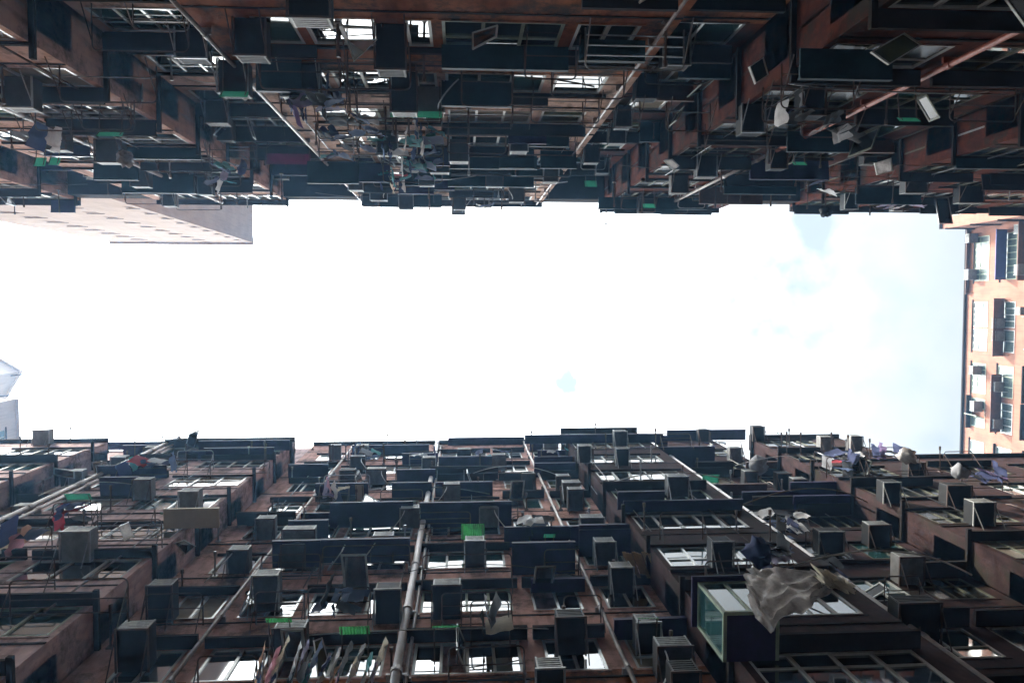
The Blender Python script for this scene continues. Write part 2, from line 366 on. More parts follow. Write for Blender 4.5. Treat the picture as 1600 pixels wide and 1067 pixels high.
ROOTS = {}
def facade(side):
    segs = SEG[side]; z0 = Z0[side]; wh = WH[side]
    for bi, (idx, label) in enumerate(BLD[side]):
        xa, xb = segs[idx[0]][0], segs[idx[-1]][1]
        root = empty('tenement_block', P(side, (xa + xb) / 2, -.2, -1.6))
        tag(root, label, 'apartment building'); ROOTS[side, bi] = root
        walls = {}
        for si in idx:
            x0, x1, o, zr, wc, wins = segs[si]
            mb = walls.setdefault(wc, MB())
            nk = int((zr - z0 - wh) / FH) + 1
            kmin = -1
            zb = z0 + FH * kmin
            fbox(mb, side, x0, x1, o - .3, o, -1.6, zb)          # lower storeys
            for k in range(kmin, nk):
                if k <= 0: mb = walls.setdefault('w_rust' if (side == 'T' and bi == 1) or (side == 'B' and bi == 1 and k < 0) else wc, MB())
                else: mb = walls.setdefault(wc, MB())
                zb = z0 + FH * k; zt = zb + wh
                znext = zb + FH if k < nk - 1 else zr
                ws = [w for w in wins if in_view(P(side, (w[0] + w[1]) / 2, o, zb))]
                if si == 4 and side == 'T':
                    pass
                edges = [x0] + [e for w in ws for e in (w[0], w[1])] + [x1]
                for a, b in zip(edges[0::2], edges[1::2]):
                    if b - a > .02: fbox(mb, side, a, b, o - .3, o, zb, zt)
                fbox(mb, side, x0, x1, o - .3, o, zt, znext)
                for w in ws:
                    fbox(mb, side, w[0] + .002, w[1] - .002, o - .298, o - .26, zb, zt)      # dark reveal back
                    window(side, root, P(side, w[0], o, 0), ALONG(side), OUT(side), w[1] - w[0], zb + .002, zt - .002)
                    fbox(mb, side, w[0] - .05, w[1] + .05, o + .001, o + .014, zb - .09, zb - .03)  # sill
                    p = w[2] if side == 'L' else w[2] * rnd.uniform(.7, 1.15) if rnd.random() < (.75 if k < 2 else .45) else .06
                    canopy(side, root, max(w[0] - .18, x0 + .003), min(w[1] + .18, x1 - .003), o + .001, p, zt + .02)
            if side == 'B' and o > .5 and x1 < 0: fbox(mb, side, x0, x1, -.3, 0, zr + .16, 37.4)     # set back top storey
            if side in 'TB':
                for k in range(0, nk):
                    sc_ = MB(); zz = z0 + FH * k - rnd.uniform(.3, .55); pr = rnd.choice((.015, .02, .03, .08))
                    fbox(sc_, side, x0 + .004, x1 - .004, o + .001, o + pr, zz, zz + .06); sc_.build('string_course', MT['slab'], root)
            # roof parapet and slab
            rs = MB()
            if o < -.5: fbox(rs, side, x0 + .003, x1 - .003, o - .5, -.02, zr - 1.0, zr + .12)
            else: fbox(rs, side, x0 + .003, x1 - .003, o - .5, o + rnd.uniform(.12, .25), zr + .003, zr + .14)
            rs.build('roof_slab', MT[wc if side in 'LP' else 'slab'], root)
            back = MB(); fbox(back, side, x0 + .002, x1 - .002, -10, o - .302, -1.6, zr - .02); back.build('rear_wall', MT[wc], root)
            # side faces where this segment stands proud of its neighbour
            for sj, xe, sg in ((si - 1, x0, -1), (si + 1, x1, 1)):
                if not 0 <= sj < len(segs): continue
                on, zn = segs[sj][2], segs[sj][3]
                if on >= o - .4: continue
                seen = (xe > 0 and sg < 0) or (xe < 0 and sg > 0)
                oa, ob = on + .01, o - .302
                X0, X1 = sorted((xe, xe - sg * .2))
                X0 += .002 if sg < 0 else 0; X1 -= .002 if sg > 0 else 0
                if not seen:
                    fbox(mb, side, X0, X1, oa, ob, -1.6, zr - .01); continue
                fbox(mb, side, X0, X1, oa, ob, -1.6, z0 + FH * kmin)
                wa, wb = oa + (.12 if side == 'T' else .03), ob + .19
                for k in range(kmin, nk):
                    zb = z0 + FH * k; zt = zb + wh; znext = zb + FH if k < nk - 1 else zr - .01
                    if not in_view(P(side, xe, o, zb)):
                        fbox(mb, side, X0, X1, oa, ob, zb, znext); continue
                    fbox(mb, side, X0, X1, oa, wa, zb, zt)
                    fbox(mb, side, X0, X1, oa, ob, zt, znext)
                    window(side, root, P(side, xe, wa, 0), OUT(side), ALONG(side) * sg, wb - wa, zb + .002, zt - .002, rnd.choice(['glass_t', 'glass_t', 'glass', 'glass_o']))
                    lb = MB(); p = .1
                    xs = sorted((xe + sg * .001, xe + sg * p))
                    fbox(lb, side, xs[0], xs[1], oa + .01, o + .3, zt + .02, zt + .11); lb.build('ledge', MT['slab'], root)
        for wc, mb in walls.items(): mb.build('wall', MT[wc], root)
for _s in 'TBRLP': facade(_s)

# ground of the courtyard and the city around
g = MB(); g.add([(-400, -400, -1.6), (400, -400, -1.6), (400, 400, -1.6), (-400, 400, -1.6)], [(0, 1, 2, 3)])
tag(g.build('ground', MT['ground'], loc=(0, 0, -1.6)), kind='structure')

ITEMS = []      # (kind, side, x, z, object, adjective) -> labelled at the end
def seg_o(side, x):
    if side not in SEG: return 0.0
    for s in SEG[side]:
        if s[0] <= x <= s[1]: return s[2]
    return 0.0

def roof_z(side, x):
    return next((q[3] for q in SEG[side] if q[0] <= x <= q[1]), 35)
# ------------------------------------------------------------------ air conditioners
AC_SP = []
def ac(side, x, z, w=.62, d=.62, h=.45, o=None, tone='ac', bracket=True, hose=False, strut=True):
    o = seg_o(side, x) if o is None else o
    if side in 'TB' and x > 5.5 and tone != 'ac_d' and rnd.random() < .6: tone = 'ac_d'  # right-hand units swap to the shade-toned casing
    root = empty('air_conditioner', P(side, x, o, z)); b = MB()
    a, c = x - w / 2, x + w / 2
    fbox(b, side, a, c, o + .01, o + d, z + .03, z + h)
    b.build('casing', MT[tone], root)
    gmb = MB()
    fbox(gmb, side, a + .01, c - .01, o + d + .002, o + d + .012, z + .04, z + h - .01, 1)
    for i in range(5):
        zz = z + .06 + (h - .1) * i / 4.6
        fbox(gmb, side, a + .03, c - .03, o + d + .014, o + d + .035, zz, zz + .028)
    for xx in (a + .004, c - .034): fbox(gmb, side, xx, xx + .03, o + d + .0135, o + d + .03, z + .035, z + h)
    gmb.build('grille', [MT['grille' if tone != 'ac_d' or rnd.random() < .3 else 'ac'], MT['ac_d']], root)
    if bracket:
        k = MB()
        for xx in (a - .035, c + .003):
            fbox(k, side, xx, xx + .032, o + .003, o + d + .04, z - .012, z + .022)
            if strut: k.tube([P(side, xx + .016, o + .01, z - .42), P(side, xx + .016, o + d * .85, z - .015)], .013, 5)
        fbox(k, side, a - .003, c + .003, o + d + .006, o + d + .04, z - .012, z + .022)
        k.build('bracket', MT[rnd.choice(['iron', 'grille', 'galv', 'iron'])], root)
    if hose:
        hm = MB(); s = rnd.choice((-1, 1)); pts = []
        for i in range(9):
            t = i / 8
            pts.append(P(side, x + s * (w / 2 * .6 + .45 * t * t), o + d * .9 + .12 * math.sin(t * 3.1) - d * .8 * t, z + .05 - .9 * t * (1.3 - t) - .5 * t))
        hm.tube(pts, .016, 5); hm.build('drain_hose', MT['hose'], root, smooth=True)
    adj = {'ac': 'grey', 'ac_l': 'pale', 'ac_d': 'sooty black'}[tone]
    ITEMS.append(['air conditioner', side, x, z, root, adj + (' hosed' if hose else '')])
    AC_SP.append((side, x, z)); return root
def ac_px(side, x0, x1, yf, tone='ac', d=.62, hose=False, **k):
    xc = (x0 + x1) / 2; x, z = at(side, xc, yf, .6)
    o = seg_o(side, x); x, z = at(side, xc, yf, o + d)
    o2 = seg_o(side, x); z = min(z, roof_z(side, x) - .6)
    if o2 != o: o = o2; x, z = at(side, xc, yf, o + d)
    z = min(z, roof_z(side, x) - .6)
    ac(side, x, z, max(.45, min(1.3, (x1 - x0) * z / F)), d, tone=tone, hose=hose, **k)
for a in [(452, 512, 24, 'ac_d', .7), (367, 412, 84, 'ac_d', .6), (276, 320, 89, 'ac_d'), (588, 632, 106, 'ac_d', .75), (342, 384, 143, 'ac_d'), (8, 47, 166), (322, 354, 191),
          (1037, 1078, 100, 'ac_d'), (994, 1028, 152, 'ac_d'), (952, 977, 223), (963, 986, 197), (612, 650, 173, 'ac_d', .8), (703, 731, 251), (590, 620, 239), (624, 645, 326),
          (709, 727, 326), (428, 449, 324), (514, 531, 313), (150, 187, 252), (270, 300, 247), (342, 362, 277), (80, 104, 325), (255, 272, 321), (914, 936, 253), (932, 951, 270),
          (886, 904, 305), (1320, 1341, 326), (1415, 1450, 300), (1160, 1195, 205, 'ac_d'), (1255, 1290, 178, 'ac_d'), (1500, 1540, 265, 'ac_d'), (1350, 1385, 255), (1205, 1230, 262),
          (1090, 1120, 275), (1050, 1075, 300), (1225, 1250, 318), (1290, 1312, 300), (70, 100, 232), (205, 230, 290), (310, 330, 303), (490, 512, 283), (545, 566, 296), (760, 785, 290), (800, 822, 235), (655, 678, 288), (850, 872, 283)]:
    ac_px('T', *a)
for a in [(395, 433, 901, 'ac', .8), (586, 625, 922, 'ac_d', .75, False), (676, 720, 916, 'ac_d', .75), (870, 915, 966, 'ac_d', .75), (582, 614, 839, 'ac', .6, True), (626, 655, 795, 'ac_l', .62, True), (750, 778, 794, 'ac_l', .62, True),
          (693, 718, 758, 'ac_l', .6, True), (727, 757, 846, 'ac', .7), (440, 475, 853), (356, 386, 861, 'ac', .6, True), (400, 427, 812, 'ac_l', .6), (442, 490, 829, 'ac_l', .6), (573, 602, 734, 'ac_l', .6, True), (816, 836, 741),
          (870, 891, 745), (888, 911, 766, 'ac', .7), (930, 962, 848, 'ac'), (955, 990, 888, 'ac_d'), (996, 1032, 974, 'ac_d'), (965, 981, 702), (960, 980, 675), (850, 870, 692, 'ac_l'), (1380, 1407, 803, 'ac_l'), (1141, 1160, 701, 'ac_l'), (1092, 1108, 672, 'ac_l'),
          (1118, 1136, 673, 'ac_l'), (1044, 1076, 746), (1164, 1184, 738), (1404, 1474, 944, 'ac_d', 1.0), (182, 228, 985, 'ac_d', .8), (230, 266, 917, 'ac_d', .8), (95, 137, 832, 'ac_l', .7), (280, 308, 769, 'ac_l'), (208, 233, 751, 'ac_l'), (515, 531, 697, 'ac_l'),
          (556, 574, 697, 'ac_l'), (66, 90, 702, 'ac_l'), (108, 127, 737, 'ac_l'), (225, 245, 700, 'ac_l'), (20, 45, 792, 'ac_l'), (1283, 1302, 684, 'ac_l'), (1331, 1348, 683, 'ac_l'), (1420, 1446, 724), (1480, 1520, 760, 'ac_d'), (1215, 1237, 741, 'ac_d'), (1240, 1262, 750, 'ac_d'),
          (1520, 1555, 840, 'ac_d'), (1280, 1320, 832, 'ac_d'), (840, 880, 1046, 'ac_d', .7), (1050, 1095, 1051, 'ac_d', .7), (1115, 1145, 848, 'ac_d'), (715, 735, 703), (770, 790, 712, 'ac_l'), (660, 680, 716), (1020, 1040, 706), (905, 922, 698)]:
    ac_px('B', *a)
# further units on storeys the picture shows crowded
for side, lim in (('T', (4, 8)), ('B', (4, 8))):
    for k in range(0, 8):
        zb = Z0[side] + FH * k
        for s in SEG[side]:
            for wdw in s[5]:
                x = rnd.choice((wdw[0] - .35, wdw[1] + .38, (wdw[0] + wdw[1]) / 2)); z = zb + rnd.choice((-.62, -.5, .75, .9))
                px, py = project(P(side, x, s[2] + .5, z))
                if not (-60 < px < 1660 and -40 < py < 1110) or s[0] + .4 > x or x > s[1] - .4: continue
                if rnd.random() > (.07 + .025 * k) or z > roof_z(side, x) - .6 or (side == 'B' and (abs(x + 1.2) < .65 or abs(x - 3.05) < .5)) or (side == 'T' and abs(x - 8.95) < .6): continue
                if any(a == side and abs(x - b) < .85 and abs(z - c) < 1.0 for a, b, c in AC_SP): continue
                ac(side, x, z, rnd.uniform(.55, .7), rnd.uniform(.5, .68), tone=rnd.choice(['ac', 'ac', 'ac_l', 'ac_d']), hose=rnd.random() < .4)

# ------------------------------------------------------------------ drainpipes
def pipe(side, x, o, r, m, zlo, zhi, label, seglen=FH, bow=0):
    mb = MB(); z = zlo
    mb.tube([P(side, x, o, zlo), P(side, x, o, zhi)], r, 10)
    root = mb.build('drainpipe', MT[m], loc=P(side, x, o, zlo), smooth=True)
    z = zlo + .8
    while z < zhi:
        cl = MB(); cl.tube([P(side, x, o, z), P(side, x, o, z + .16)], r * 1.28, 10)
        fbox(cl, side, x - r * 2.2, x + r * 2.2, o - r - .1, o - r * .5, z + .04, z + .1)
        z += seglen; cl.build('collar', MT[m], root)
    tag(root, label, 'drainpipe', 'drainpipes running up the two facades')
pipe('T', 3.42, .14, .032, 'pipe', -1.6, 35, 'thin pale drainpipe at the right edge of the tan upper facade')

pipe('T', 8.95, .36, .055, 'pipe_r', -1.6, 22, 'rust red drainpipe climbing the dark upper right facade')
pipe('T', 8.95, .36, .055, 'pipe', 22.02, 35, 'pale upper run of drainpipe above the rust red pipe')
pipe('T', -4.38, .13, .04, 'pipe', -1.6, 35, 'pale drainpipe between the rose and tan upper facades')
pipe('T', -10.55, .18, .06, 'pipe', -1.6, 35, 'thick pale drainpipe on the rose upper left facade')
pipe('B', -1.2, .2, .085, 'pipe_w', -1.6, 38, 'thick whitish drainpipe down the middle of the brown lower facade')
pipe('B', -1.02, .1, .04, 'pipe', -1.6, 37, 'thin pipe tucked beside the thick whitish drainpipe')
pipe('B', 3.05, .16, .045, 'pipe', -1.6, 38, 'thin pale drainpipe right of centre on the lower facade')
pipe('B', 8.75, .55, .06, 'pipe_w', -1.6, 37, 'whitish drainpipe beside the dark bay on the lower right facade')
pipe('B', -5.2, .16, .045, 'pipe', -1.6, 37, 'thin pale drainpipe left of centre on the lower facade')
pipe('B', -12.3, 1.12, .07, 'pipe', -1.6, 34, 'thick pale drainpipe at the outer edge of the pink bay')
pipe('B', -12.05, 1.06, .045, 'pipe', -1.6, 34, 'thinner pale drainpipe running beside the thick pipe on pink bay')

for side in 'TB':
    for x in (-19.5, -14.6, -9.3, -8.2, -6.3, -3.95, -2.75, -1.3, -.7, .3, 1.9, 2.9, 4.9, 7.2, 9.6, 11.7, 14.2, 16.4):
        x += rnd.uniform(-.25, .25); o = seg_o(side, x); za = Z0[side] + FH * rnd.uniform(-1, 4); zb = min(za + FH * rnd.uniform(1, 4), roof_z(side, x) - .3)
        r = rnd.choice((.012, .018, .024)); mb = MB(); mb.tube([P(side, x, o + .06, za), P(side, x, o + .06, zb - .2), P(side, x, o + .01, zb)], r, 6); ob = mb.build('conduit', MT[rnd.choice(['iron', 'pipe', 'galv'])], smooth=True)
        ITEMS.append(['wall conduit', side, x, (za + zb) / 2, ob, {'rusty_iron': 'dark', 'pale_plastic_pipe': 'pale', 'galvanised_tube': 'grey'}[ob.data.materials[0].name]])
    for n_, (xa, xb, k) in enumerate(((-13, -9, 3), (-7, -4.6, 2), (-4, 1, 4), (-2, 3, 1), (0, 4, 5), (5, 9, 3), (8, 12, 2), (10, 14, 4), (-20, -14, 5), (13, 18, 3), (-6, -1, 6), (3, 8, 6), (-4, 2.5, 0), (6.6, 11, 0))):
        z = Z0[side] + FH * k + rnd.uniform(1.5, 2.5); mb = MB(); pts = []; sag = rnd.uniform(.1, .5); dz = rnd.uniform(-.6, .6)
        oa, ob_ = max(seg_o(side, xa), seg_o(side, xb)) + .08, rnd.uniform(.15, .7)
        for i in range(13):
            t = i / 12; pts.append(P(side, xa + (xb - xa) * t, oa + (ob_ if side == 'B' else ob_ * .6) * math.sin(math.pi * t) + .02 * math.sin(9 * t), z + dz * t - sag * 4 * t * (1 - t)))
        mb.tube(pts, rnd.choice((.011, .014, .02)), 5); ob = mb.build('sagging_cable', MT[rnd.choice(['iron', 'iron', 'hose', 'galv'])], smooth=True)
        ITEMS.append(['sagging cable', side, (xa + xb) / 2, z, ob, {'rusty_iron': 'dark', 'white_hose': 'white', 'galvanised_tube': 'grey'}[ob.data.materials[0].name]])
# ------------------------------------------------------------------ wide sheet canopies
def can_px(side, x0, x1, yf, p=.6, m='sheet'):
    xm, zm = at(side, (x0 + x1) / 2, yf, p); o = seg_o(side, xm); xa, z = at(side, x0, yf, o + p); xb, _ = at(side, x1, yf, o + p)
    z = min(z, roof_z(side, xm) - .1)
    bi = next(i for i, (idx, _) in enumerate(BLD[side]) if SEG[side][idx[0]][0] <= xm <= SEG[side][idx[-1]][1])
    c = canopy(side, ROOTS[side, bi], xa, xb, o + .004, p, z, .05, 'awning', 'sheet_t' if side == 'T' and m == 'sheet' else m)
for c in [(515, 645, 787, .75), (655, 800, 787, .75), (450, 512, 815, .6), (425, 500, 847, .7), (500, 640, 845, .6), (800, 900, 850, .8), (905, 985, 822, .8), (835, 900, 715, .55), (840, 925, 705, .5),
          (985, 1120, 700, .9), (950, 1045, 683, .6), (1000, 1090, 700, .6), (965, 1040, 770, .5), (905, 1000, 830, .7), (1160, 1240, 770, .6), (1235, 1330, 755, .8), (450, 512, 727, .5), (550, 670, 697, .5), (620, 680, 735, .5), (685, 775, 715, .5),
          (680, 770, 755, .5), (830, 915, 907, .3), (960, 1080, 970, .4), (255, 340, 797, .5, 'board'), (1040, 1165, 672, .5), (820, 1040, 681, .35), (700, 820, 685, .35), (310, 450, 690, .4), (150, 290, 692, .35)]:
    can_px('B', *c)
for side in 'TB':
    for sg in SEG[side]:
        for w_ in sg[5]:
            for k in range(2, 9):
                zt = Z0[side] + FH * k + WH[side] + rnd.uniform(-.1, .5)
                if zt > sg[3] - .3 or rnd.random() > .42 or not in_view(P(side, (w_[0] + w_[1]) / 2, sg[2], zt), 0): continue
                ra, rb = sorted((w_[0] - rnd.uniform(.1, .5), w_[1] + rnd.uniform(.1, .5)))
                if rnd.random() < .3: ra = rb - rnd.uniform(1.0, 1.6)
                ra, rb = max(ra, sg[0] + .01), min(rb, sg[1] - .01)
                bi = next(i for i, (idx, _) in enumerate(BLD[side]) if SEG[side][idx[0]][0] <= ra <= SEG[side][idx[-1]][1])
                canopy(side, ROOTS[side, bi], ra, rb, sg[2] + .005, rnd.uniform(.3, .65), zt, .04, 'awning', rnd.choice(['sheet', 'slab', 'sheet_t' if side == 'T' else 'sheet', 'brown_c' if sg[0] > 3 else 'sheet']), rnd.uniform(0, .14))
for c in [(690, 890, 104, .4), (905, 1010, 92, .35), (690, 800, 163, .5), (400, 470, 140, .6), (820, 890, 227, .4), (700, 840, 262, .4), (700, 835, 290, .5), (570, 690, 322, .5), (1000, 1230, 220, .6), (1060, 1200, 120, .5), (935, 1110, 325, .45), (480, 560, 285, .7), (400, 480, 300, .7), (190, 300, 300, .7), (1250, 1400, 120, .5), (1230, 1330, 235, .5)]:
    can_px('T', *c)


# ------------------------------------------------------------------ end building extras
def ac_r(y0, y1, xf, d=.7, tone='ac_l'):
    yc, z = at('R', xf, (y0 + y1) / 2, d)
    ac('R', yc, z, max(.5, (y1 - y0) * z / F), d, h=.5, o=0, tone=tone)
for a_ in [(365, 379, 1515), (421, 437, 1513), (497, 513, 1557), (517, 533, 1557), (572, 585, 1521), (627, 643, 1522), (597, 612, 1555), (655, 670, 1554), (413, 430, 1592), (350, 365, 1592), (480, 492, 1595)]: ac_r(*a_)
def awn_r(y0, y1, xf, p, m, label):
    ya, z = at('R', xf, y0, p); yb, _ = at('R', xf, y1, p)
    mb = MB(); mb.hexa([P('R', ya, .01, z + .1), P('R', yb, .01, z + .1), P('R', yb, p, z), P('R', ya, p, z)] + [P('R', ya, .01, z + .14), P('R', yb, .01, z + .14), P('R', yb, p, z + .04), P('R', ya, p, z + .04)])
    o = mb.build('window_awning', MT[m]); 
    for y in (ya + .1, yb - .1): st = MB(); st.tube([P('R', y, .0, z - .5), P('R', y, p - .05, z - .01)], .02); st.build('stay', MT['iron'], o)
    tag(o, label, 'awning', 'awnings on the salmon end building')
awn_r(358, 437, 1557, .9, 'blue', 'blue awning over window on the salmon end building')
awn_r(466, 557, 1553, .9, 'brown_c', 'brown awning on salmon end building, between two window rows at mid height')
awn_r(585, 676, 1549, .9, 'brown_c', 'long brown awning under paired windows low on the salmon end building')
awn_r(352, 460, 1511, .35, 'brown_c', 'narrow red brown awning just under the salmon building parapet')
awn_r(342, 438, 1592, .8, 'brown_c', 'dark brown awning at right frame edge of salmon building')
# rotated roof tower behind the pale building
tw = MB(); c0 = Vector((-38.8, 5.66, 0)); e1 = Vector((-.86, -.52, 0)); e2 = Vector((-.52, .86, 0))
tw.obox(c0, e1 * 9, e2 * 2.7, Vector((0, 0, 70)))
tw.v = [v + Vector((0, 0, -1.6)) if v.z < 1 else v for v in tw.v]
ro = empty('corner_tower', (-44, 5, -1.6)); tw.build('wall', MT['w_pale'], ro)
t2 = MB(); t2.obox(c0 - e1 * .15 - e2 * .15 + Vector((0, 0, 70.003)), e1 * 9.3, e2 * 3.0, Vector((0, 0, .35))); t2.build('roof_slab', MT['w_pale'], ro)
t3 = MB()
for q in (.3, 2.4): t3.tube([c0 + e2 * q + Vector((0, 0, 69)), c0 + e2 * q + Vector((1.2, -.1, 69.1))], .06)
t3.build('flagpole', MT['iron'], ro); tag(ro, 'pale angular tower with pointed corner at far left', 'tower')

# ------------------------------------------------------------------ drying racks, poles, laundry
def spot(side, px, py, ex):
    """facade coordinates of a photo point that stands ex metres proud of its wall"""
    x, z = at(side, px, py, ex); o = seg_o(side, x); x, z = at(side, px, py, o + ex)
    if seg_o(side, x) != o: o = seg_o(side, x); x, z = at(side, px, py, o + ex)
    if side in 'TB': z = min(z, roof_z(side, x) - .05)
    return x, z, o
def rack(side, x0, x1, z, o, depth=.7, n=3, arms=True, r=.016, m='iron'):
    root = empty('drying_rack', P(side, (x0 + x1) / 2, o, z)); a = MB(); c = .1
    pts = [P(side, x0, o - .02, z), P(side, x0, o + depth - c, z)]
    for i in range(1, 5):
        t = i / 4 * math.pi / 2; pts.append(P(side, x0 + c - c * math.cos(t), o + depth - c + c * math.sin(t), z))
    for i in range(0, 5):
        t = i / 4 * math.pi / 2; pts.append(P(side, x1 - c + c * math.sin(t), o + depth - c + c * math.cos(t), z))
    pts.append(P(side, x1, o - .02, z)); a.tube(pts, r, 6); a.build('rail', MT[m], root, smooth=True)
    for i in range(n - 1):
        q = o + depth * (i + .6) / n; b = MB(); b.tube([P(side, x0 - .003, q, z + .004), P(side, x1 + .003, q, z + .004)], r * .8, 5); b.build('bar', MT[m], root)
    if arms:
        for xx in (x0, x1):
            b = MB(); b.tube([P(side, xx, o - .02, z - .55), P(side, xx, o + depth * .8, z - .02)], r * .8, 5); b.build('stay', MT[m], root)
    ITEMS.append(['drying rack', side, (x0 + x1) / 2, z, root, {'iron': 'dark iron', 'galv': 'grey steel'}[m]]); return root
def rack_px(side, x0, x1, yf, depth=.7, n=3, **k):
    xm, z, o = spot(side, (x0 + x1) / 2, yf, depth); wd = (x1 - x0) * z / F
    if z > roof_z(side, xm) - .2: xm = max(q[0] for q in SEG[side] if q[0] <= xm) + wd / 2 + .2 if xm > 0 else xm
    xa, xb = xm - wd / 2, xm + wd / 2
    rack(side, xa, xb, z, o, depth, n, **k); return xa, xb, z, o
def pole(side, x, z, o, L=.8, r=.022, up=0.05, m='iron'):
    root = empty('pole_bracket', P(side, x, o, z)); a = MB()
    a.tube([P(side, x, o - .02, z), P(side, x, o + L, z + up)], [r * 1.2, r], 6)
    a.build('pole', MT[m], root)
    b = MB(); fbox(b, side, x - .06, x + .06, o + .002, o + .03, z - .09, z + .09); b.build('wall_plate', MT[m], root)
    b = MB(); b.tube([P(side, x, o + L * .86, z + up * .86), P(side, x, o + L + .012, z + up)], r * 1.9, 6); b.build('socket', MT[m], root)
    ITEMS.append(['pole bracket', side, x, z, root, {'iron': 'dark iron', 'galv': 'grey steel', 'pipe_w': 'whitish'}[m]])
GARM = {'shirt': 1, 'trousers': 1, 'towel': 1, 'vest': 1}
def garment(side, p, d, kind, colour, s=1.0):
    """cloth hanging from point p, spread along horizontal direction d"""
    d = Vector(d).normalized(); nrm = d.cross(Vector((0, 0, 1))); mb = MB()
    ph, am = rnd.random() * 6, rnd.uniform(.012, .03)
    def sheet(wl, L, u0=0.0, nu=6, nv=8, z0=0.0):
        vs, fs = [], []
        for j in range(nv + 1):
            v = j / nv
            a, b = wl(v)
            for i in range(nu + 1):
                u = a + (b - a) * i / nu
                w = am * (.3 + v) * (math.sin(u * 17 + ph + v * 2) + .6 * math.sin(u * 31 + v * 5 + ph * 2)) + .03 * math.sin(v * 4 + ph)
                vs.append(p + (d * (u + u0) + Vector((0, 0, z0 - v * L + .02 * math.sin(u * 9 + ph))) + nrm * w) * s)
        for j in range(nv):
            for i in range(nu):
                q = j * (nu + 1) + i; fs.append((q, q + 1, q + nu + 2, q + nu + 1))
        mb.add(vs, fs)
    if kind == 'towel': sheet(lambda v: (-.3, .3), .85)
    elif kind == 'vest': sheet(lambda v: (-.14 - .1 * min(1, v * 3), .14 + .1 * min(1, v * 3)), .62)
    elif kind == 'trousers':
        sheet(lambda v: (-.2, .2), .3, nv=4)
        for e in (-1, 1): sheet(lambda v: (-.1 + .02 * v, .1 - .03 * v), .62, .105 * e, 4, 7, -.29)
    else:
        sheet(lambda v: (-.2 - .04 * min(1, v * 4), .2 + .04 * min(1, v * 4)), .66)
        for e in (-1, 1): sheet(lambda v: (-.10 + .02 * v, .09 - .02 * v), .32, .26 * e, 3, 5, -.03)
    ob = mb.build(kind, MT['c_' + colour], loc=p, smooth=True)
    ITEMS.append([kind, side, p.x if side != 'R' else p.y, p.z, ob, {'pinkish': 'pink', 'denim': 'denim blue'}.get(colour, colour)])
KD = ['shirt', 'shirt', 'trousers', 'towel', 'vest']
def line_px(side, x0, x1, yf, cols, n=None, depth=.7, bar=True, along=None):
    """a rack at the photo points with clothes on its front bar"""
    xa, xb, z, o = rack_px(side, x0, x1, yf, depth, 3)
    n = n or len(cols)
    for i in range(n):
        x = xa + .2 + (xb - xa - .4) * (i + .5) / n + rnd.uniform(-.05, .05)
        q = o + depth * rnd.choice((1.0, .87, .53))
        dd = (1, rnd.uniform(-.5, .5), 0) if rnd.random() < .6 else (rnd.uniform(-.4, .4), 1, 0)
        garment(side, P(side, x, q, z - .01), dd, rnd.choice(KD), cols[i % len(cols)], rnd.uniform(.75, 1.05))
for a_ in [(400, 475, 924, .7, 4), (505, 640, 852, .6, 3), (410, 500, 866, .7, 5), (655, 735, 800, .7, 5), (595, 660, 765, .6, 3), (230, 315, 927, .7, 3), (20, 195, 905, .8, 3), (660, 800, 866, .8, 3),
           (150, 250, 812, .7, 6), (0, 82, 870, .7, 3), (310, 400, 1024, .7, 2), (690, 800, 925, .8, 4), (1100, 1180, 876, .6, 3), (0, 105, 962, .9, 3), (850, 905, 858, .7, 3), (1030, 1100, 800, .7, 3), (1210, 1290, 700, .7, 3),
           (1160, 1230, 695, .6, 4), (420, 475, 790, .6, 2), (880, 940, 930, .6, 2), (330, 420, 720, .6, 2), (1350, 1440, 712, .9, 2), (700, 820, 1010, .7, 3), (1380, 1440, 900, .7, 3), (160, 240, 790, .6, 2), (960, 1030, 800, .6, 2)]: rack_px('B', *a_)
for a_ in [(722, 800, 166, .7, 2), (862, 975, 154, .6, 3), (545, 640, 140, .7, 3), (62, 205, 205, .7, 2), (277, 344, 328, .6, 2), (970, 1024, 327, .6, 2), (410, 530, 140, .7, 3), (830, 936, 192, .6, 3), (1218, 1336, 170, .8, 3), (690, 800, 200, .6, 3),
           (150, 290, 80, .9, 2), (198, 250, 319, .6, 2), (910, 1000, 200, .6, 2), (1100, 1200, 240, .7, 3), (1290, 1390, 290, .6, 3), (100, 240, 160, .7, 2), (560, 690, 186, .7, 3), (820, 900, 124, .6, 2), (1480, 1590, 190, .7, 3), (1040, 1110, 205, .6, 2), (700, 790, 240, .6, 3), (350, 420, 230, .6, 3), (250, 330, 270, .6, 2)]: rack_px('T', *a_)
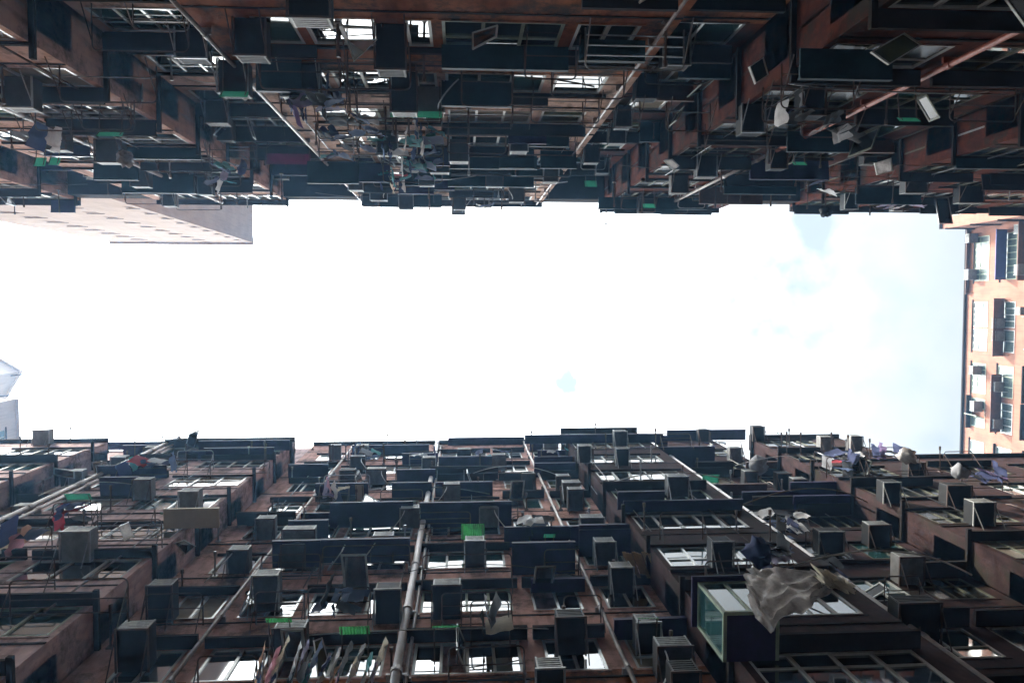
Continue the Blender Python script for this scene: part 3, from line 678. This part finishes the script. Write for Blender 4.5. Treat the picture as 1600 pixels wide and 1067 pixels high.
for a_ in [(482, 578, 917, ['navy', 'black', 'navy', 'denim', 'black', 'navy']), (545, 600, 700, ['navy', 'navy', 'black', 'grey', 'navy', 'teal']), (500, 545, 756, ['lilac', 'pinkish', 'violet', 'white', 'navy', 'cream']),
           (85, 150, 786, ['red', 'navy', 'navy', 'red', 'black']), (190, 290, 716, ['navy', 'teal', 'red', 'navy', 'white', 'navy', 'denim']), (0, 78, 822, ['cream', 'navy', 'pinkish', 'peach', 'navy']), (800, 862, 806, ['white', 'black', 'white', 'denim', 'black']),
           (1165, 1262, 797, ['navy', 'white', 'navy', 'denim', 'black', 'grey', 'navy', 'white']), (1270, 1345, 704, ['grey', 'denim', 'navy', 'red', 'navy', 'black', 'denim', 'white']), (1345, 1420, 699, ['navy', 'violet', 'black', 'navy', 'denim']),
           (1165, 1235, 850, ['black', 'navy', 'lilac', 'black', 'navy', 'black']), (735, 795, 938, ['black', 'grey', 'black', 'cream']), (1245, 1310, 870, ['black', 'grey', 'black', 'navy']), (1090, 1160, 690, ['navy', 'grey', 'white']), (845, 905, 700, ['grey', 'navy', 'teal']),
           (640, 690, 705, ['white', 'grey', 'teal', 'navy']), (1190, 1250, 692, ['white', 'navy', 'cream', 'black']), (1185, 1262, 816, ['navy', 'black', 'denim', 'navy', 'white', 'black']), (1290, 1345, 714, ['navy', 'denim', 'black', 'navy', 'navy']), (735, 800, 700, ['navy', 'teal', 'grey', 'navy']), (1500, 1570, 735, ['black', 'navy', 'violet', 'black', 'navy'])]: line_px('B', *a_)
for a_ in [(442, 545, 182, ['navy', 'violet', 'navy', 'white', 'navy', 'black', 'lilac', 'navy']), (545, 602, 212, ['denim', 'navy', 'white', 'denim', 'navy']), (610, 692, 262, ['teal', 'white', 'navy', 'teal', 'white', 'teal', 'navy', 'denim']),
           (585, 645, 292, ['navy', 'teal', 'cream', 'navy', 'red', 'white']), (498, 562, 218, ['black', 'navy', 'black', 'navy', 'black']), (1362, 1440, 326, ['lilac', 'pinkish', 'lilac', 'white', 'pinkish', 'lilac', 'red', 'lilac']), (325, 375, 291, ['navy', 'white', 'lilac', 'teal']),
           (740, 770, 324, ['white', 'navy']), (1250, 1340, 215, ['white', 'black', 'grey', 'black']), (1190, 1260, 192, ['white', 'navy', 'black', 'grey']), (1255, 1320, 302, ['navy', 'white', 'black']), (40, 110, 220, ['grey', 'navy', 'white']), (560, 690, 242, ['navy', 'teal', 'denim', 'navy', 'white', 'teal', 'navy', 'black', 'denim']), (600, 690, 285, ['teal', 'navy', 'teal', 'white', 'denim', 'navy', 'teal']), (500, 560, 252, ['teal', 'navy', 'denim', 'black']), (620, 690, 225, ['white', 'teal', 'white', 'denim', 'white', 'teal', 'navy']), (445, 540, 164, ['navy', 'black', 'violet', 'navy', 'black', 'navy', 'denim']), (330, 400, 265, ['navy', 'teal', 'grey', 'navy']), (640, 700, 230, ['teal', 'navy', 'white', 'white', 'denim', 'teal'])]: line_px('T', *a_)
# outward poles with clothes strung along them, low on the lower facade
LC = ['peach', 'pinkish', 'cream', 'white', 'lilac', 'denim', 'navy', 'white', 'black', 'grey', 'teal', 'cream']
for n_ in range(12):
    px = 412 + n_ * 17 + rnd.uniform(-4, 4); py = 1000 + rnd.uniform(0, 26); L = rnd.uniform(1.0, 1.5)
    x, z, o = spot('B', px, py, L); lean = rnd.uniform(.15, .5)
    pb = MB(); pb.tube([P('B', x - lean, o - .02, z + .12), P('B', x, o + L, z)], .016, 6); ob = pb.build('laundry_pole', MT['galv' if n_ % 3 else 'pipe_w'])
    ITEMS.append(['laundry pole', 'B', x, z, ob, 'grey steel' if n_ % 3 else 'whitish'])
    for i in range(rnd.choice((2, 3, 3))):
        t = .95 - i * .27; c = LC[(n_ + i * 5) % 12]
        garment('B', P('B', x - lean * (1 - t), o + L * t, z + .12 * (1 - t) - .02), (lean + rnd.uniform(-.15, .15), -1, 0), rnd.choice(['shirt', 'vest', 'trousers', 'shirt']), c, rnd.uniform(.7, .9))
# short bracket poles that stick out all over, and those breaking the skyline
for px in (568, 832, 290, 540, 1030, 120, 75, 415, 520): 
    x, z, o = spot('B', px, 702, .5); pole('B', x, min(z, 37.2), o, .7)
for px, py in ((210, 688), (272, 684), (142, 700), (413, 690), (599, 693), (515, 694), (947, 678), (825, 680), (875, 680), (1230, 675), (1252, 676), (1300, 676), (1326, 680), (1360, 686), (1470, 698), (1200, 672), (1110, 676)):
    x, z, o = spot('B', px, py, .9); pole('B', x, z, o, .9, .02)
for px, py in ((440, 311), (592, 322), (671, 324), (784, 327), (820, 320), (880, 325), (960, 323), (1118, 324), (1138, 318), (1205, 322), (1262, 326), (1360, 336), (1290, 333), (345, 327), (92, 332), (370, 320), (62, 330), (670, 310)):
    x, z, o = spot('T', px, py, .9); pole('T', x, z, o, .9, .02)
for side in 'TB':
    for k in range(0, 9 if side == 'B' else 8):
        x = -22.0
        while x < 24:
            x += rnd.uniform(1.1, 3.2); z = Z0[side] + FH * k + rnd.choice((-.25, -.15, 1.55, .2)); o = seg_o(side, x)
            px, py = project(P(side, x, o, z))
            if z > roof_z(side, x) - .1: continue
            if 0 < px < 1600 and 0 < py < 1067 and rnd.random() < .55: pole(side, x, z, o, rnd.uniform(.45, .85), m=rnd.choice(['iron', 'iron', 'iron', 'galv']))
            if 0 < px < 1600 and 0 < py < 1067 and rnd.random() < .16 and z < 36:
                w = rnd.uniform(.9, 1.9); rack(side, x + .2, x + .2 + w, z, o, rnd.uniform(.45, .7), rnd.choice((2, 3, 4)), m=rnd.choice(['iron', 'iron', 'galv']))

# ------------------------------------------------------------------ plastic covers, boards, odd things
def cover_px(side, x0, x1, yb, yf, m, label, name='corrugated_cover', corr=True, tilt=.12):
    ex = .8; x, z, o = spot(side, (x0 + x1) / 2, yf, ex)
    xa, _ = at(side, x0, yf, o + ex); xb, _ = at(side, x1, yf, o + ex); dep = abs(yb - yf) / F * z
    mb = MB(); n = max(8, int((xb - xa) / .028)) if corr else 2
    vs = []; fs = []
    for j in range(2):
        for i in range(n + 1):
            hz = (.012 if i % 2 else -.012) if corr else 0
            vs.append(P(side, xa + (xb - xa) * i / n, o + ex - dep * (1 - j), z + tilt * (1 - j) + hz))
    for i in range(n): fs.append((i, i + 1, n + 2 + i, n + 1 + i))
    mb.add(vs, fs); ob = mb.build(name, MT[m])
    for xx in (xa + .04, xb - .04):
        st = MB(); st.tube([P(side, xx, o - .02, z + tilt + .05), P(side, xx, o + ex - dep, z + tilt - .03), P(side, xx, o + ex - .03, z - .03)], .014, 5); st.build('support', MT['iron'], ob)
    tag(ob, label, 'plastic cover' if corr else 'sheet', 'plastic rain covers and sheets on the facades')
G = [('B', 721, 757, 845, 818, 'green', 'green ribbed cover over air conditioner beside the thick white drainpipe'),
     ('B', 415, 454, 976, 965, 'green', 'green ribbed cover at left of the two near the bottom laundry'),
     ('B', 530, 577, 995, 978, 'green', 'wide green ribbed cover just above the bottom laundry poles'),
     ('B', 675, 718, 984, 977, 'green', 'thin green ribbed cover below the black box right of thick drainpipe'),
     ('B', 996, 1032, 970, 965, 'green', 'small green ribbed cover by the thin drainpipe, right of centre, bottom'),
     ('B', 1098, 1125, 756, 741, 'green_s', 'bright green flat sheet under the lower right skyline'),
     ('B', 100, 140, 782, 771, 'green_s', 'green sheet above the red and navy laundry at left'),
     ('B', 1173, 1192, 682, 670, 'green_s', 'small green sheet on the skyline of the lower right facade'),
     ('B', 850, 868, 842, 834, 'green_s', 'small dull green sheet beside the thin centre drainpipe'),
     ('T', 52, 70, 246, 260, 'green_s', 'left green sheet of a pair on the upper left facade'),
     ('T', 75, 92, 246, 258, 'green_s', 'right green sheet of a pair on the upper left facade'),
     ('T', 1405, 1440, 182, 190, 'green_s', 'narrow green sheet in the dark upper right facade'),
     ('T', 914, 933, 282, 292, 'green_s', 'green sheet near skyline right of the tan facade drainpipe'),
     ('T', 1005, 1025, 318, 325, 'green_s', 'green sheet right on the skyline of the upper facade'),
     ('T', 150, 190, 205, 213, 'green_s', 'green strip under grey air conditioner on the rose facade'),
     ('T', 343, 386, 141, 152, 'green_s', 'green strip in front of black air conditioner, upper left'),
     ('T', 1240, 1262, 252, 258, 'green_s', 'teal green strip left of centre in the upper right block'),
     ('T', 415, 484, 240, 257, 'magenta', 'dark magenta sheet hung in the recess of the upper left facade'),
     ('T', 610, 690, 172, 184, 'green_s', 'long teal green sheet over window in the tan facade'),
     ('B', 555, 568, 785, 757, 'board', 'beige board beside lilac laundry on the lower facade'),
     ('B', 677, 721, 916, 913, 'yellow', 'ochre board on top of the black box right of thick drainpipe')]
for g_ in G: cover_px(*g_[:6], g_[6], corr=(g_[5] == 'green'), name='corrugated_cover' if g_[5] == 'green' else 'sheet_cover')

def panel_px(side, quad, ex, label, m='glass_c', dz=(0, 0, 0, 0)):
    """a framed screen with corners at the given photo points, each lifted dz from the first corner's height"""
    x, z, o = spot(side, *quad[0], ex); pts = []
    for (px, py), h in zip(quad, dz):
        r = ray(px, py); pts.append(r * ((z + h) / r.z))
    n = (pts[1] - pts[0]).cross(pts[3] - pts[0]).normalized() * .025; fr = MB(); ce = sum(pts, Vector()) / 4
    for i in range(4):
        a, b = pts[i], pts[(i + 1) % 4]; a2, b2 = a.lerp(ce, .1), b.lerp(ce, .1)
        fr.hexa([a - n, b - n, b2 - n, a2 - n, a + n, b + n, b2 + n, a2 + n])
    ob = fr.build('window_screen', MT['frame']); pm = MB(); pm.add([q.lerp(ce, .1) for q in pts], [(0, 1, 2, 3)]); pm.build('pane', MT[m], ob)
    tag(ob, label, 'window screen', 'framed window panels swung or leaned outwards')
panel_px('B', [(186, 822), (201, 815), (210, 838), (194, 845)], .9, 'pale framed screen leaning in the left rack, diamond shaped', 'plastic', (0, .1, .1, 0))
panel_px('B', [(256, 822), (272, 807), (275, 838), (258, 842)], .9, 'white mesh screen standing upright right of the pot plant', 'plastic', (0, .25, .25, 0))
panel_px('B', [(272, 848), (288, 843), (306, 853), (290, 866)], .9, 'open glazed sash with bright corner below the upright screen', 'glass', (0, .05, .05, 0))
panel_px('B', [(490, 1000), (503, 995), (512, 1030), (497, 1060)], 1.1, 'tall green sheet panel standing among the bottom laundry', 'glass_o', (0, .1, 0, -.3))
panel_px('T', [(738, 78), (738, 52), (778, 40), (776, 58)], .5, 'white casement sash swung open on the tan upper facade', 'glass', (0, .05, -.05, -.1))
panel_px('T', [(540, 62), (590, 62), (570, 82), (553, 97)], .5, 'large white sash hanging open, left of the black column', 'glass', (0, 0, .1, .15))
panel_px('T', [(1170, 105), (1192, 90), (1200, 118), (1180, 132)], .5, 'dark open sash with pale frame left of red corner', 'glass_t', (0, .1, .1, 0))
panel_px('T', [(1360, 82), (1412, 52), (1440, 70), (1388, 102)], .5, 'big open sash with olive reflection beside the red drainpipe', 'glass_o', (0, .05, .1, .05))
panel_px('T', [(1015, 228), (1023, 221), (1033, 232), (1030, 242)], .5, 'small bright sash open in the dark middle recess', 'plastic', (0, .1, .1, 0))
panel_px('T', [(1037, 251), (1050, 249), (1061, 260), (1053, 266)], .5, 'small bright sash open just above the L shaped red ledge', 'plastic', (0, .1, .1, 0))
panel_px('T', [(1366, 255), (1392, 247), (1395, 268), (1370, 274)], .5, 'pale green sash swung open beside the red bay', 'plastic', (0, .1, .1, 0))

# glazed enclosure with a plastic sheet thrown over it
en = empty('glazed_enclosure', P('B', 5.5, .93, 12.2)); EX0, EX1, EO0, EO1, EZ0, EZ1 = 4.3, 5.25, .94, 1.78, 12.2, 13.6
m_ = MB()
for (xa, xb, oa, ob_) in ((EX0, EX0 + .06, EO1 - .06, EO1), (EX1 - .06, EX1, EO1 - .06, EO1), (EX0, EX0 + .06, EO0, EO0 + .06), (EX0 + .45, EX0 + .5, EO1 - .06, EO1)): fbox(m_, 'B', xa, xb, oa, ob_, EZ0 + .06, EZ1 - .06)
for zz in (EZ0, EZ1 - .06):
    fbox(m_, 'B', EX0, EX1, EO1 - .06, EO1, zz, zz + .06); fbox(m_, 'B', EX0, EX0 + .06, EO0, EO1 - .062, zz, zz + .06); fbox(m_, 'B', EX1 - .06, EX1, EO0, EO1 - .062, zz, zz + .06)
m_.build('frame', MT['frame_g'], en)
m_ = MB(); fbox(m_, 'B', EX0 + .025, EX0 + .035, EO0 + .06, EO1 - .06, EZ0 + .06, EZ1 - .06); fbox(m_, 'B', EX0 + .06, EX1 - .06, EO1 - .035, EO1 - .025, EZ0 + .06, EZ1 - .06); m_.build('pane', MT['glass_t'], en)
m_ = MB(); fbox(m_, 'B', EX0 + .06, EX1 - .06, EO0, EO1 - .06, EZ0 + .005, EZ0 + .045); m_.build('floor_panel', MT['sheet'], en)
m_ = MB(); fbox(m_, 'B', EX0 - .1, EX1 + .1, EO0, EO1 + .1, EZ1 + .003, EZ1 + .05); m_.build('roof_panel', MT['sheet'], en)
tag(en, 'green framed glass enclosure under a thrown plastic sheet, lower right', 'window enclosure')
from mathutils import noise
def tarp(name, m, label, cat, path, widths, z, amp, seed):
    mb = MB(); nu, nv = 60, 26; vs = []; fs = []
    for i in range(nu + 1):
        t = i / nu * (len(path) - 1); k = min(int(t), len(path) - 2); f = t - k
        a = Vector(path[k]).lerp(Vector(path[k + 1]), f); w0 = widths[k][0] * (1 - f) + widths[k + 1][0] * f; w1 = widths[k][1] * (1 - f) + widths[k + 1][1] * f
        for j in range(nv + 1):
            py = a.y - w0 + (w0 + w1) * j / nv; r = ray(a.x, py)
            q = r * ((z - .35 * j / nv) / r.z); n_ = Vector((i * .085, j * .12, seed))
            q += Vector((noise.noise(n_) * amp * .5, noise.noise(n_ + Vector((9, 3, 1))) * amp * .5, noise.noise(n_ * 1.3 + Vector((4, 7, 2))) * amp * 1.6 + math.sin(j * .95 + i * .06 + 4 * noise.noise(n_)) * amp * .6))
            vs.append(q)
    for i in range(nu):
        for j in range(nv):
            q = i * (nv + 1) + j; fs.append((q, q + 1, q + nv + 2, q + nv + 1))
    mb.add(vs, fs); ob = mb.build(name, MT[m], smooth=True)
    tag(ob, label, cat)
tarp('plastic_sheet', 'plastic', 'crumpled white plastic sheet thrown over the green glass enclosure', 'plastic sheet', [(1166, 892), (1182, 895), (1203, 898), (1235, 902), (1268, 902), (1290, 900)], [(4, 35), (7, 72), (9, 88), (10, 56), (11, 52), (5, 18)], 12.1, .15, 3.1)
tarp('cloth_bundle', 'c_cream', 'tan cloth bundle tied to the end of the white plastic sheet', 'cloth', [(1283, 898), (1295, 903), (1310, 910), (1330, 914)], [(8, 12), (12, 18), (9, 10), (2, 3)], 12.0, .2, 7.7)
def blob(name, m, side, px, py, ex, r, label, cat, sq=1.0, seed=1.0):
    x, z, o = spot(side, px, py, ex); c = P(side, x, o + ex, z); mb = MB(); n, k = 14, 9; vs = []; fs = []
    for j in range(k + 1):
        th = math.pi * j / k
        for i in range(n):
            a = 2 * math.pi * i / n; d = Vector((math.sin(th) * math.cos(a), math.sin(th) * math.sin(a), math.cos(th) * sq))
            vs.append(c + d * r * (1 + .7 * noise.noise(d * 2.6 + Vector((seed, seed * 2, 0)))))
    for j in range(k):
        for i in range(n): fs.append((j * n + i, j * n + (i + 1) % n, (j + 1) * n + (i + 1) % n, (j + 1) * n + i))
    mb.add(vs, fs); ob = mb.build(name, MT[m], smooth=True); 
    nb = MB(); nb.tube([c + Vector((0, 0, r * sq * .8)), c + Vector((.03, 0, r * sq * 1.5 + .1))], [r * .22, r * .1], 7); nb.build('tied_neck', MT[m], ob)
    tag(ob, label, cat)
blob('plastic_bag', 'plastic', 'B', 1417, 712, 1.0, .26, 'white plastic bag on the skyline of the lower right facade', 'bag', 1.1, 2)
blob('plastic_bag', 'c_grey', 'B', 1500, 736, .9, .2, 'grey plastic bag hung in front of the salmon building corner', 'bag', 1.3, 5)
blob('plastic_bag', 'c_navy', 'B', 1185, 862, .8, .26, 'bulging dark navy bag above the white plastic sheet', 'bag', 1.1, 8)
blob('plastic_bag', 'ac_d', 'T', 1290, 331, 1.0, .2, 'small dark bag dangling into the sky from the upper facade', 'bag', 1.3, 3)
blob('plastic_bag', 'c_grey', 'B', 1186, 727, .8, .32, 'round grey bag left of the dark rooftop bay', 'bag', 1.0, 6)
blob('plastic_bag', 'plastic', 'T', 196, 248, .8, .2, 'white plastic bag hanging by the thick rose facade pipe', 'bag', 1.2, 9)
def plant(side, px, py, ex, label, r=.3):
    x, z, o = spot(side, px, py, ex); root = empty('pot_plant', P(side, x, o + ex, z)); c = P(side, x, o + ex, z)
    b = MB(); b.tube([c, c + Vector((0, 0, .22))], [.1, .14], 10); b.build('pot', MT['clay'], root)
    l = MB()
    for i in range(60):
        d = Vector((rnd.gauss(0, 1), rnd.gauss(0, 1), abs(rnd.gauss(.5, .8)))).normalized(); q = c + Vector((0, 0, .25)) + d * r * rnd.uniform(.3, 1.1); s = d.cross(Vector((rnd.random(), rnd.random(), rnd.random()))).normalized() * .035
        l.add([q - s, q + d * .07, q + s, q - d * .05], [(0, 1, 2, 3)])
    l.build('foliage', MT['leaf'], root); tag(root, label, 'pot plant')
plant('B', 253, 815, .8, 'green pot plant in the rack between two white screens', .22)
plant('R', 1578, 735, .8, 'green pot plant at lower window of the salmon building', .9)
plant('R', 1583, 748, .8, 'second pot plant below the first on the salmon building', .7)
plant('B', 1190, 676, .8, 'bushy pot plant on the skyline of the lower right facade', .35)
tb = empty('timber_bundle', P('B', *[spot('B', 985, 872, .7)[i] for i in (0, 2)], spot('B', 985, 872, .7)[1]))
for i in range(9):
    x, z, o = spot('B', 972 + i * 5, 862 + (i % 3) * 2, .8); q = MB(); q.obox(P('B', x, o + .8, z + .03 * (i % 3)), Vector((.09, .0, 0)), Vector((.25, .62, .03)), Vector((0, 0, .02))); q.build('plank', MT['wood'], tb)
tag(tb, 'bundle of orange timber planks stored on a dark ledge', 'planks')

# ------------------------------------------------------------------ labels
NUM = ['top', 'second', 'third', 'fourth', 'fifth', 'sixth', 'seventh', 'eighth', 'ninth', 'tenth', 'eleventh']
ORD = ['first', 'second', 'third', 'fourth', 'fifth', 'sixth', 'seventh', 'eighth', 'ninth', 'tenth', 'eleventh', 'twelfth', 'thirteenth', 'fourteenth', 'fifteenth', 'sixteenth', 'seventeenth', 'eighteenth', 'nineteenth', 'twentieth',
       'twenty-first', 'twenty-second', 'twenty-third', 'twenty-fourth', 'twenty-fifth', 'twenty-sixth', 'twenty-seventh', 'twenty-eighth', 'twenty-ninth', 'thirtieth', 'thirty-first', 'thirty-second', 'thirty-third', 'thirty-fourth', 'thirty-fifth', 'thirty-sixth']
WALLN = {'T': 'upper facade', 'B': 'lower facade', 'R': 'salmon end building'}
CAT = {'trousers': 'trousers', 'shirt': 'shirt', 'vest': 'vest', 'towel': 'towel'}
GRP = {'wall conduit': 'thin conduits clipped to the walls', 'sagging cable': 'cables strung along the walls', 'air conditioner': 'air conditioners bracketed to the facades', 'drying rack': 'drying racks fixed outside the windows', 'pole bracket': 'pole brackets sticking out from the walls', 'laundry pole': 'poles hung with washing'}
VERB = {'wall conduit': 'clipped', 'sagging cable': 'strung', 'air conditioner': 'bracketed', 'drying rack': 'fixed', 'pole bracket': 'sticking out', 'laundry pole': 'sticking out'}
rows = {}
for it in ITEMS:
    kind, side, x, z, ob, adj = it
    top = {'T': 35.6, 'B': 38.6, 'R': 58.2}[side]
    k = max(0, min(10, int((top - z) / FH)))
    rows.setdefault((kind, side, k, adj), []).append(it)
for (kind, side, k, adj), its in rows.items():
    its.sort(key=lambda i: i[2])
    for n, it in enumerate(its):
        where = 'from left' if side != 'R' else 'from top'
        pos = '' if len(its) == 1 else f', {ORD[n]} {where}'
        st = 'top storey' if k == 0 else f'{NUM[k]} storey from roof'
        tag(it[4], f'{adj} {kind} {VERB.get(kind, "drying")} on {WALLN[side]}, {st}{pos}', kind, GRP.get(kind, 'washing hung out on racks and poles'))

# ------------------------------------------------------------------ air
def haze(dens):
    m = bpy.data.materials.new('haze'); m.use_nodes = True; t = m.node_tree
    t.nodes.remove(t.nodes['Principled BSDF'])
    v = N(t, 'ShaderNodeVolumePrincipled'); v.inputs['Density'].default_value = dens; v.inputs['Color'].default_value = (.25, .50, .84, 1); v.inputs['Anisotropy'].default_value = .6
    t.links.new(v.outputs[0], t.nodes['Material Output'].inputs['Volume'])
    b = MB(); b.box((-420, -420, -2.6), (420, 420, 100)); h = b.build('haze', m, loc=(0, 0, -2.6)); tag(h, kind='stuff')
haze(.0016)
